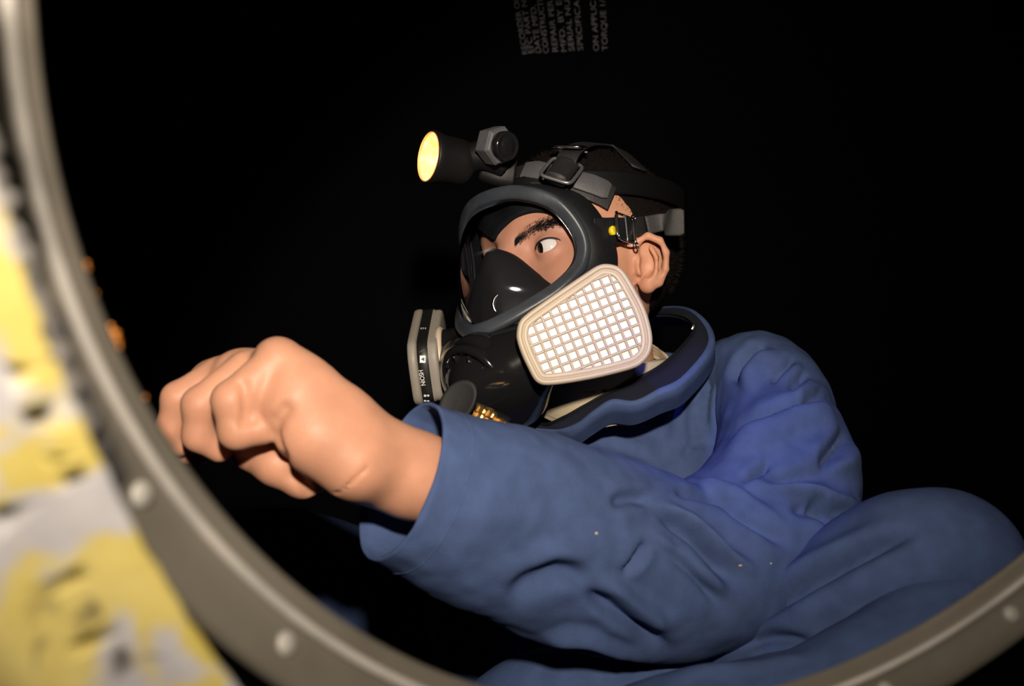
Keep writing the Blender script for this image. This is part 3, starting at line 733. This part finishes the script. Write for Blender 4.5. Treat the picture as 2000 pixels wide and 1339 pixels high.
# ---- harness straps and buckles
def strap(name, pts, width, thick, m, parent, off=.004, up=None, n=40, ref=None):
    """pts: (u, v[, extra offset]) walked onto the head"""
    p = np.array([trace(q[0], q[1], off+(q[2] if len(q) > 2 else 0)) for q in pts]); p = catmull(p, n)
    wv = np.broadcast_to(width, len(pts)) if np.ndim(width) else np.full(len(pts), width)
    wv = np.interp(np.linspace(0, len(pts)-1, n), np.arange(len(pts)), wv)
    c = Harr(np.array([0, -.012, .04])); nn = p-c; nn /= np.linalg.norm(nn, axis=1)[:, None]
    t = np.gradient(p, axis=0); t /= np.linalg.norm(t, axis=1)[:, None]; s_ = np.cross(t, nn); s_ /= np.linalg.norm(s_, axis=1)[:, None]; nn = np.cross(s_, t)
    V = np.concatenate([p[:, None]+s_[:, None]*(wv[:, None, None]*np.array([-1, -.92, .92, 1, 1, .92, -.92, -1])[None, :, None])+nn[:, None]*(thick*np.array([.3, .5, .5, .3, -.3, -.5, -.5, -.3])[None, :, None])], 0).reshape(-1, 3)
    Fs = [tuple(f) for f in grid_faces(n, 8)]+[tuple(range(7, -1, -1)), tuple(range((n-1)*8, n*8))]
    return mesh_np(name, V, Fs, m, parent), p, s_, nn
def wire_frame(name, c, x, y, hx, hy, r, m, parent, power=4.):
    th = np.linspace(0, 2*np.pi, 40, endpoint=False); a, b = np.cos(th), np.sin(th)
    a = np.sign(a)*abs(a)**(2/power); b = np.sign(b)*abs(b)**(2/power)
    path = np.asarray(c)+np.outer(a*hx, x)+np.outer(b*hy, y); V, Fs = tube(path, r, r, 8, np.cross(x, y), True)
    return MB().add(V, Fs).build(name, m, parent)
# headband of the harness: dark backing, grey rubber tabs
st, *_ = strap('forehead_strap', [(985, 352), (1020, 342), (1060, 338), (1100, 348), (1150, 366), (1178, 378), (1196, 388)], .0120, .002, M['strap'], mask, .0065)
strap('rubber_tab', [(1022, 332), (1045, 331), (1074, 338)], [.0082, .0092, .0085], .0024, M['grey'], mask, .0095)
strap('rubber_tab', [(1124, 350), (1155, 359), (1180, 369), (1190, 374)], [.0088, .0096, .0092, .0072], .0024, M['grey'], mask, .0095)
strap('crown_strap', [(1098, 345, .004), (1104, 318, .010), (1116, 296, .012), (1140, 282, .004), (1175, 282), (1210, 292), (1250, 330)], .0098, .002, M['strap'], mask, .0075)
strap('crown_pad', [(1085, 340), (1100, 343), (1118, 348)], .0140, .003, M['rubber'], mask, .0105)
bc = trace(1097, 333, .0185); bx = nrm(Hl*.95-Hf*.30-Hu*.12); bn = nrm(Hf*.45+Hl*.55+Hu*.55); bx = nrm(bx-bn*(bx@bn)); by = np.cross(bn, bx)
wire_frame('strap_buckle', bc, bx, by, .0145, .0165, .0017, M['steel'], mask, 6.)
V, Fs = tube(np.array([bc+by*t-bn*.001 for t in np.linspace(-.0150, .0145, 12)]), .0105, .0062, 20, bn, caps=True, power=2.6); MB().add(V, Fs).build('buckle_roller', M['strap'], mask)
b2 = trace(1112, 296, .016); n2 = nrm(Hf*.2+Hl*.25+Hu*.9); x2 = nrm(bx-n2*(bx@n2)); y2 = np.cross(n2, x2)
wire_frame('strap_buckle', b2+n2*.004, x2, y2, .0135, .0115, .0016, M['chrome'], mask, 5.)
V, Fs = tube(catmull([b2+x2*-.0135+y2*.0095, b2+y2*.0120+n2*.002, b2+x2*.0145+y2*.0085], 16), .0022, .0010, 10, n2, caps=True); MB().add(V, Fs).build('buckle_bar', M['steel'], mask)
# temple strap with chrome roller buckle and yellow stud
strap('temple_tab', [(1158, 452, .004), (1180, 453, .004), (1205, 450, .004), (1235, 446, .004)], [.0120, .0125, .0115, .0095], .0032, M['rubber'], mask, .006)
strap('temple_strap', [(1225, 446), (1255, 441), (1285, 436), (1310, 434)], [.0085, .0085, .0080, .0080], .0018, M['strap'], mask, .008)
tc_ = trace(1252, 441, .012)
tipc = np.array([trace(1262, 440, .012), P(1292, 434, 1.000), P(1312, 434, .995), P(1337, 433, .992)])
p = catmull(tipc, 24); wv = np.interp(np.linspace(0, 1, 24), [0, .45, .5, .9, 1], [.0085, .0080, .0120, .0125, .0105])
V, Fs = tube(p, wv, .0012, 16, power=5, caps=True); MB().add(V, Fs).build('strap_end', M['strap'], mask)
q0 = trace(1222, 446, .014); tn_ = nrm(Hl*.95-Hf*.05+Hu*.1); tx = nrm(-Hf-tn_*(-Hf@tn_)); ty = np.cross(tn_, tx)
wire_frame('roller_buckle', q0, tx, ty, .0135, .0120, .0011, M['chrome'], mask, 5.)
for sx_ in (-.0125, .0, .0115):
    V, Fs = tube(np.array([q0+tx*sx_+ty*t+tn_*.0008 for t in np.linspace(-.0125, .0125, 8)]), .0013 if sx_ else .0008, None, 8, tn_, caps=True); MB().add(V, Fs).build('buckle_pin', M['chrome' if sx_ else 'steel'], mask)
for sy in (-1, 1):
    V, Fs = tube(q0+tx*.0135+ty*sy*.0125+np.array([tx*.003*math.cos(a)+ty*.003*math.sin(a) for a in np.linspace(0, 2*np.pi, 16, endpoint=False)]), .0008, None, 8, tn_, True); MB().add(V, Fs).build('buckle_loop', M['chrome'], mask)
mb = MB(); lathe(mb, trace(1197, 450, .0128), tn_, [(.0042, -.003), (.0042, .0010), (.0034, .0018), (.0022, .0014), (.0006, .0014)], 20, rx=.75); mb.build('yellow_stud', M['yellow'], mask)

# ------------------------------------------------------------------ headlamp
lampT = thing('headlamp', H(0, .10, .07), 'small black headlamp with glowing amber reflector strapped to the forehead', 'headlamp')
LA = nrm((-.87, -.485, .085)); LC = P(838, 306, .965)         # lens centre and beam axis
HB = LC-LA*.0355
mb = MB(); lathe(mb, HB, LA, [(.0135, -.004), (.0175, .0), (.0195, .004), (.0202, .010), (.0206, .024), (.0225, .030), (.0232, .0345), (.0228, .0362), (.0215, .0364)], 56, cap1=False); mb.build('lamp_housing', M['lampb'], lampT)
mb = MB(); lathe(mb, HB, LA, [(.003, .008), (.008, .0105), (.013, .017), (.0175, .026), (.0212, .0352)], 56, cap1=False)
rf = mb.build('reflector', emit('glowing_reflector', (1.0, .36, .07), 1.0, (1.0, .78, .40), 90.), lampT)
mb = MB(); lathe(mb, HB, LA, [(.0032, .0084), (.0078, .0108), (.0125, .0166), (.0150, .0212)], 40, cap0=False, cap1=False); mb.build('reflector_core', emit('hot_reflector_core', (1., .66, .28), 5.0, (1., .9, .7), 110.), lampT)
mb = MB(); lathe(mb, HB, LA, [(.0208, .0348), (.0218, .0362), (.0208, .0368)], 56, cap0=False, cap1=False); mb.build('lens_rim', emit('amber_lens_rim', (1., .35, .08), .55), lampT)
mb = MB(); lathe(mb, HB, LA, [(.0035, .010), (.0042, .016), (.0048, .020), (.0040, .0245), (.0015, .027)], 20); mb.build('bulb', emit('hot_bulb', (1., .86, .62), 25.), lampT)
# hinge bracket and battery knob
kn = nrm((.62, -.74, -.16)); kc = P(988, 285, .945)
mb = MB(); lathe(mb, kc-kn*.016, kn, [(.0165, -.006), (.0170, .0), (.0172, .008), (.0150, .0115)], 6, a0=.35); mb.build('hex_bracket', M['grey'], lampT, smooth=False, bevel=.001)
mb = MB(); lathe(mb, kc-kn*.006, kn, [(.0120, -.004), (.0125, .004), (.0123, .0080), (.0108, .0098), (.0102, .0090), (.0070, .0086), (.0064, .0096), (.003, .0098)], 40); mb.build('battery_knob', M['gloss'], lampT)
V, Fs = tube(catmull([HB+LA*.003, P(930, 305, .975), P(955, 305, .975), P(985, 318, .98)], 20), np.linspace(.012, .014, 20), None, 20, caps=True); MB().add(V, Fs).build('tilt_arm', M['lampb'], lampT)
V, Fs = tube(catmull([P(945, 325, .985), P(975, 335, .983), P(1005, 340, .985)], 12), .013, .008, 16, power=3, caps=True); MB().add(V, Fs).build('back_plate', M['lampb'], lampT)
hb = np.array([[.0795*math.sin(a), -.012+.1045*math.cos(a), .074-.010*math.cos(a)] for a in np.linspace(0, 2*np.pi, 72, endpoint=False)])
V, Fs = tube(Harr(hb), .0018, .0110, 12, Hu, True, power=5); MB().add(V, Fs).build('elastic_band', M['lampb'], lampT)
lamp_glow = bpy.data.lights.new('headlamp_beam', 'SPOT'); lo_ = bpy.data.objects.new('headlamp_beam', lamp_glow); COL.objects.link(lo_)
lo_.location = LC+LA*.004; lamp_glow.energy = .6; lamp_glow.color = (1, .7, .4); lamp_glow.spot_size = math.radians(50); lamp_glow.shadow_soft_size = .015; aim(lo_, LC+LA)

# ------------------------------------------------------------------ clothes
# -- torso of the coverall
SHR = np.array([.035, 1.225, .665])
def torso_fn(p):
    d = sd_cone(p, SHR, (.225, 1.080, .672), .070, .066)
    fr_ = np.stack([nrm((.9, -.42, 0)), nrm((.42, .9, 0)), np.array([0, 0, 1.])])
    d = smin(d, sd_ell(p, (.125, 1.185, .600), (.190, .115, .150), fr_), .06)
    d = smin(d, sd_cone(p, (.205, 1.085, .665), (.205, 1.10, .54), .068, .07), .03)
    d = smin(d, sd_cone(p, (.13, 1.18, .50), (.16, 1.19, .365), .145, .145), .06)
    d = smax(d, -sd_cone(p, (.122, 1.120, .770), (.11, 1.11, .86), .106, .115), .012)
    return smin(d, sd_ell(p, (.082, 1.076, .604), (.104, .074, .079)), .02)
V, Fs = sdf_mesh(torso_fn, (-.16, .94, .215), (.36, 1.40, .80), .0042, 2)
V = V.astype(float); N = vnormals(V, Fs)
V = sculpt(V, N, [([(1378, 850), (1378, 782), (1396, 690)], 9, -.007), ([(1350, 880), (1350, 800), (1372, 720)], 10, .003), ([(1414, 860), (1410, 800), (1425, 740), (1450, 690)], 8, -.006),
                  ([(1120, 850), (1200, 870), (1300, 905)], 14, -.004), ([(1330, 900), (1350, 870), (1385, 860)], 9, .005), ([(1300, 760), (1320, 830), (1310, 890)], 16, .004)])
V = wrinkle(V, N, 22., .0035)
cov = mesh_np('coverall', V, Fs, M['blue'], person)
cov['label'] = 'blue cotton coverall'
# -- left sleeve: shoulder, elbow, wide cuff
sl = [(1440, 755, 1.100, .048, .055), (1466, 758, 1.080, .052, .060), (1488, 768, 1.055, .052, .062), (1508, 803, 1.025, .053, .064), (1520, 865, .985, .053, .066), (1526, 950, .935, .062, .070), (1465, 1060, .890, .070, .068), (1350, 1112, .855, .065, .064), (1235, 1098, .827, .071, .058),
      (1120, 1066, .802, .072, .056), (1005, 1022, .778, .068, .055), (910, 990, .757, .0625, .054), (840, 962, .741, .0570, .052), (782, 940, .731, .0545, .050)]
cp = catmull([P(*a[:3]) for a in sl], 230); rr = catmull([[a[3], a[4], 0] for a in sl], 230)
t_, s_, d_ = frames(cp)
for _ in range(60):                                            # soften frame and path at the elbow
    s_[1:-1] = .25*s_[:-2]+.5*s_[1:-1]+.25*s_[2:]
s_ /= np.linalg.norm(s_, axis=1)[:, None]; d_ = np.cross(s_, t_); d_ /= np.linalg.norm(d_, axis=1)[:, None]
SEG = 176; th = np.linspace(0, 2*np.pi, SEG, endpoint=False)
ringsV = cp[:, None]+s_[:, None]*(rr[:, :1]*np.cos(th))[..., None]+d_[:, None]*(rr[:, 1:2]*np.sin(th))[..., None]
V = ringsV.reshape(-1, 3); Fs = grid_faces(len(cp), SEG); N = vnormals(V, Fs)
ctr = np.repeat(cp, SEG, 0); 
if ((V-ctr)*N).sum() < 0: N = -N; Fs = Fs[:, ::-1]
si = np.repeat(np.linspace(0, 1, len(cp)), SEG)
fore = np.clip((si-.46)/.06, 0, 1); upper = np.clip((.52-si)/.06, 0, 1)
folds_f = [([(1140, 1150), (1225, 1214), (1310, 1270)], 15, -.013), ([(1170, 1125), (1240, 1175), (1320, 1232)], 18, .007), ([(990, 1175), (1078, 1118), (1160, 1130)], 24, -.010), ([(1020, 1130), (1080, 1080), (1160, 1092)], 26, .004), ([(1266, 1056), (1240, 1095), (1215, 1122)], 11, -.009),
    ([(1190, 985), (1230, 972), (1275, 975)], 16, -.008), ([(1300, 1066), (1371, 1139), (1408, 1190)], 12, -.007), ([(1285, 992), (1350, 1047), (1412, 1114), (1440, 1150)], 13, -.012),
    ([(1266, 1030), (1350, 1106), (1425, 1160)], 12, .005), ([(1280, 975), (1350, 1020), (1430, 1085), (1485, 1125)], 12, .009), ([(1313, 953), (1382, 972), (1450, 992)], 10, -.010), ([(1317, 938), (1400, 955), (1446, 968), (1518, 1012), (1565, 1060)], 11, .009),
    ([(1400, 982), (1468, 1020), (1545, 1072)], 11, -.012), ([(1030, 1262), (1133, 1245), (1225, 1275), (1310, 1300)], 14, .008), ([(1060, 1290), (1133, 1268), (1225, 1295)], 9, -.008), ([(900, 1000), (980, 1010), (1080, 1040)], 45, .004), ([(868, 815), (850, 930), (800, 1060)], 5, -.0010)]
folds_u = [([(1410, 856), (1504, 808), (1590, 782), (1650, 786)], 13, -0.0175), ([(1420, 884), (1510, 838), (1600, 810), (1650, 818)], 22, 0.0121), ([(1500, 742), (1530, 716), (1556, 700)], 9, -0.0108), ([(1540, 760), (1560, 742), (1580, 728)], 9, -0.0095), ([(1566, 790), (1590, 772), (1612, 762)], 9, -0.0081),
    ([(1428, 752), (1450, 710), (1497, 668)], 10, -0.0162), ([(1455, 768), (1480, 715), (1520, 685)], 13, 0.0081), ([(1446, 940), (1480, 920), (1506, 902)], 9, -0.0135), ([(1600, 912), (1635, 875), (1664, 840)], 18, -0.0189), ([(1486, 952), (1560, 928), (1640, 926), (1690, 932)], 15, -0.0080),
    ([(1443, 948), (1520, 952), (1590, 958), (1666, 982), (1700, 965)], 12, 0.0095), ([(1586, 972), (1605, 1005), (1628, 1042)], 10, -0.0121), ([(1540, 988), (1600, 1002), (1660, 1012)], 16, -0.0121), ([(1380, 905), (1450, 880), (1560, 850)], 26, 0.0081)]
V = sculpt(V, N, folds_f, fore); V = sculpt(V, N, folds_u, upper)
N = vnormals(V, Fs); V = wrinkle(V, N, 26., .0022, 3.); V = wrinkle(V, N, 75., .0008, 5.)
# inside of the cuff
cuff = V[-SEG:]; cN = (cuff-cp[-1]); cN /= np.linalg.norm(cN, axis=1)[:, None]; back = -(cp[-1]-cp[-6]); back = nrm(back)
extra = np.vstack([cuff-cN*.0012-back*.0006, cuff-cN*.0026, cuff-cN*.0030+back*.025, cuff-cN*.010+back*.07])
nV = len(V); V2 = np.vstack([V, extra]); F2 = grid_faces(len(cp)+4, SEG)
if (Fs[0] != grid_faces(len(cp), SEG)[0]).any(): F2 = F2[:, ::-1]
sleeve = mesh_np('sleeve', V2, F2, M['blue'], cov); sleeve['label'] = 'wide left sleeve'
# cuff hem seam
def ring_at(i, k=1.0): return cp[i]+(V[i*SEG:(i+1)*SEG]-cp[i])*k
Vh, Fh = tube(ring_at(-16, .9985), .0004, .0006, 8, nrm(cp[-1]-cp[-10]), True); MB().add(Vh, Fh).build('cuff_seam', M['blue'], cov)
# -- right sleeve hanging on the dark side
rp = catmull([SHR+np.array([.04, -.02, .01]), SHR+np.array([-.03, .0, -.03]), SHR+np.array([-.06, -.03, -.16]), SHR+np.array([-.02, -.12, -.30]), SHR+np.array([.08, -.20, -.33])], 60)
Vr, Fr = tube(rp, np.interp(np.linspace(0, 1, 60), [0, .15, .6, 1], [.06, .074, .066, .050]), None, 64)
Nr = vnormals(Vr, Fr); Vr = wrinkle(Vr, Nr, 24., .004, 9.); mesh_np('sleeve', Vr, Fr, M['blue'], cov)
# -- legs
def limb(pts, n, seg, strokes, seed, name, lab=None, amp=.003):
    c_ = catmull([P(*a[:3]) for a in pts], n); r_ = catmull([[a[3], a[4], 0] for a in pts], n); tt, ss, dd = frames(c_)
    for _ in range(30): ss[1:-1] = .25*ss[:-2]+.5*ss[1:-1]+.25*ss[2:]
    ss /= np.linalg.norm(ss, axis=1)[:, None]; dd = np.cross(ss, tt); dd /= np.linalg.norm(dd, axis=1)[:, None]
    a_ = np.linspace(0, 2*np.pi, seg, endpoint=False)
    V_ = (c_[:, None]+ss[:, None]*(r_[:, :1]*np.cos(a_))[..., None]+dd[:, None]*(r_[:, 1:2]*np.sin(a_))[..., None]).reshape(-1, 3)
    F_ = grid_faces(n, seg); N_ = vnormals(V_, F_)
    if ((V_-np.repeat(c_, seg, 0))*N_).sum() < 0: N_ = -N_; F_ = F_[:, ::-1]
    V_ = sculpt(V_, N_, strokes); V_ = wrinkle(V_, N_, 22., amp, seed)
    f_ = [tuple(q) for q in F_]+[tuple(range(seg)), tuple(range((n-1)*seg, n*seg))]
    o = mesh_np(name, V_, f_, M['blue'], cov)
    if lab: o['label'] = lab
    return o
limb([(1385, 1520, .98, .048, .05), (1425, 1400, .93, .053, .056), (1490, 1300, .89, .056, .060), (1574, 1237, .86, .056, .060), (1674, 1172, .83, .056, .058), (1770, 1112, .812, .056, .056), (1830, 1094, .802, .053, .054), (1890, 1100, .795, .046, .047), (1945, 1130, .79, .033, .034), (1975, 1155, .79, .015, .015)], 170, 128,
     [([(1400, 1236), (1480, 1198), (1560, 1150), (1640, 1102), (1760, 1048), (1800, 1026)], 17, -.016), ([(1396, 1204), (1520, 1140), (1640, 1070), (1740, 1015)], 22, .006), ([(1410, 1212), (1398, 1240), (1380, 1275)], 14, -.010), ([(1500, 1230), (1620, 1170), (1760, 1110)], 30, .005), ([(1440, 1262), (1520, 1246), (1590, 1258)], 14, -.010)],
     21., 'trouser_thigh', 'left thigh of the trousers, knee raised')
limb([(1945, 1120, .825, .022, .022), (1895, 1185, .795, .042, .042), (1835, 1250, .772, .049, .050), (1740, 1330, .752, .050, .052), (1620, 1405, .744, .050, .052), (1520, 1430, .738, .050, .05), (1410, 1447, .732, .050, .05), (1290, 1478, .726, .049, .05), (1160, 1540, .72, .048, .05)], 120, 112,
     [([(1300, 1312), (1400, 1302), (1600, 1276)], 14, .004)], 31., 'trouser_shin', 'left shin of the trousers, folded under')
limb([(1160, 1420, 1.16, .085, .08), (1000, 1350, 1.22, .085, .08), (820, 1250, 1.28, .085, .080), (650, 1160, 1.33, .084, .080), (520, 1115, 1.36, .078, .076), (430, 1105, 1.37, .055, .055)], 110, 96,
     [([(800, 1150), (950, 1260), (1050, 1330)], 20, -.006), ([(500, 1080), (640, 1180), (760, 1300)], 24, -.006)], 41., 'trouser_thigh', 'right thigh of the trousers in shadow')
limb([(450, 1110, 1.37, .068, .068), (500, 1170, 1.36, .072, .068), (560, 1270, 1.34, .068, .064), (630, 1400, 1.31, .062, .060), (670, 1470, 1.29, .05, .05)], 80, 80, [], 51., 'trouser_shin')
limb([(930, 1400, .91, .025, .03), (1040, 1352, .89, .032, .034), (1180, 1335, .878, .038, .04), (1320, 1350, .875, .040, .04), (1420, 1400, .89, .028, .03)], 60, 64, [], 61., 'trouser_lap', 'bunched cloth in the lap')
# -- T-shirt round the neck
tp = catmull([(.0815, 1.0478, .7135), (.0812, 1.047, .715), (.0808, 1.046, .717), (.080, 1.043, .7225), (.0798, 1.0425, .7240), (.080, 1.043, .7220)], 40)
Vt, Ft = tube(tp, np.interp(np.linspace(0, 1, 40), [0, .4, .75, .9, .95, 1], [.068, .068, .067, .0655, .0640, .0630]), np.interp(np.linspace(0, 1, 40), [0, .4, .75, .9, .95, 1], [.078, .078, .077, .0750, .0730, .071]), 72, (0, 1, 0))
Nt = vnormals(Vt, Ft); mesh_np('t_shirt', wrinkle(Vt, Nt, 40., .0022, 2.), Ft, M['beige'], person)
# -- open stand collar with zip
A_ = [(1062, 828, 1.005), (1100, 815, .985), (1140, 793, .975), (1185, 768, .968), (1235, 744, .968), (1290, 714, .978), (1332, 676, .995), (1357, 638, 1.03), (1330, 614, 1.09), (1270, 613, 1.15), (1170, 640, 1.20), (1075, 700, 1.20), (1015, 765, 1.12), (1030, 806, 1.045)]
B_ = [(1085, 838, .990), (1125, 826, .972), (1160, 800, .958), (1195, 779, .950), (1240, 781, .945), (1285, 759, .948), (1335, 732, .957), (1384, 662, 1.01), (1345, 606, 1.085), (1272, 605, 1.16), (1165, 632, 1.215), (1065, 695, 1.215), (1000, 770, 1.12), (1030, 826, 1.03)]
C_ = [(1090, 846, .990), (1122, 838, .970), (1156, 814, .955), (1195, 792, .946), (1240, 793, .941), (1290, 772, .944), (1342, 746, .953), (1397, 668, 1.008), (1358, 608, 1.09), (1275, 602, 1.17), (1160, 630, 1.225), (1058, 695, 1.225), (990, 775, 1.12), (1025, 835, 1.03)]
D_ = [(q[0], q[1]+36, q[2]+.030) for q in C_]
NC = 160
lp = [catmull([P(*q) for q in X_], NC, True) for X_ in (A_, B_, C_, D_)]
Ain = lp[0]+(0, .004, -.004)
Vc = np.vstack([Ain, lp[0], lp[0]*.5+lp[1]*.5+(0, 0, .001), lp[1]]); mesh_np('collar_facing', Vc, grid_faces(4, NC), M['navy'], cov)
mid = (lp[1]+lp[2])/2+np.array([0, -.002, .0015])
Vc = np.vstack([lp[1], mid, lp[2], lp[2]*.6+lp[3]*.4, lp[3]]); oc = mesh_np('collar', Vc, grid_faces(5, NC), M['blue'], cov)
oc['label'] = 'open blue stand collar'
# zip teeth
zt = MB(); zl = catmull([P(*q) for q in A_], 300, True)
for i in range(300):
    c = zl[i]; t = nrm(zl[(i+1) % 300]-zl[i-1]); x = nrm(np.cross(t, (0, 1, 0))); box(zt, c+np.array([0, -.0006, 0]), t, x, np.cross(t, x), .0007, .0014, .0008)
zo = zt.build('zip_teeth', M['rubber'], cov, False); zo['kind'] = 'stuff'
mb = MB(); pc = P(1355, 638, 1.025); box(mb, pc, nrm((.4, .2, .9)), nrm((.9, 0, -.4)), (0, -1, 0), .0030, .0016, .0010); mb.build('zip_slider', M['chrome'], cov, bevel=.0004)
# paint flecks on the sleeve
for u, v, a_, b_ in ((1165, 1041, .0011, .0024), (1446, 1104, .0012, .0026), (1506, 1100, .0008, .0016)):
    h_ = hit([sleeve], u, v)
    if h_: mb = MB(); n_ = h_[1] if h_[1][1] < 0 else -h_[1]; lathe(mb, h_[0]-n_*.0003, n_, [(a_, 0), (a_*.8, .0006), (a_*.3, .0009)], 9, rx=b_/a_*.6); mb.build('paint_fleck', M['beige'], cov)

#END
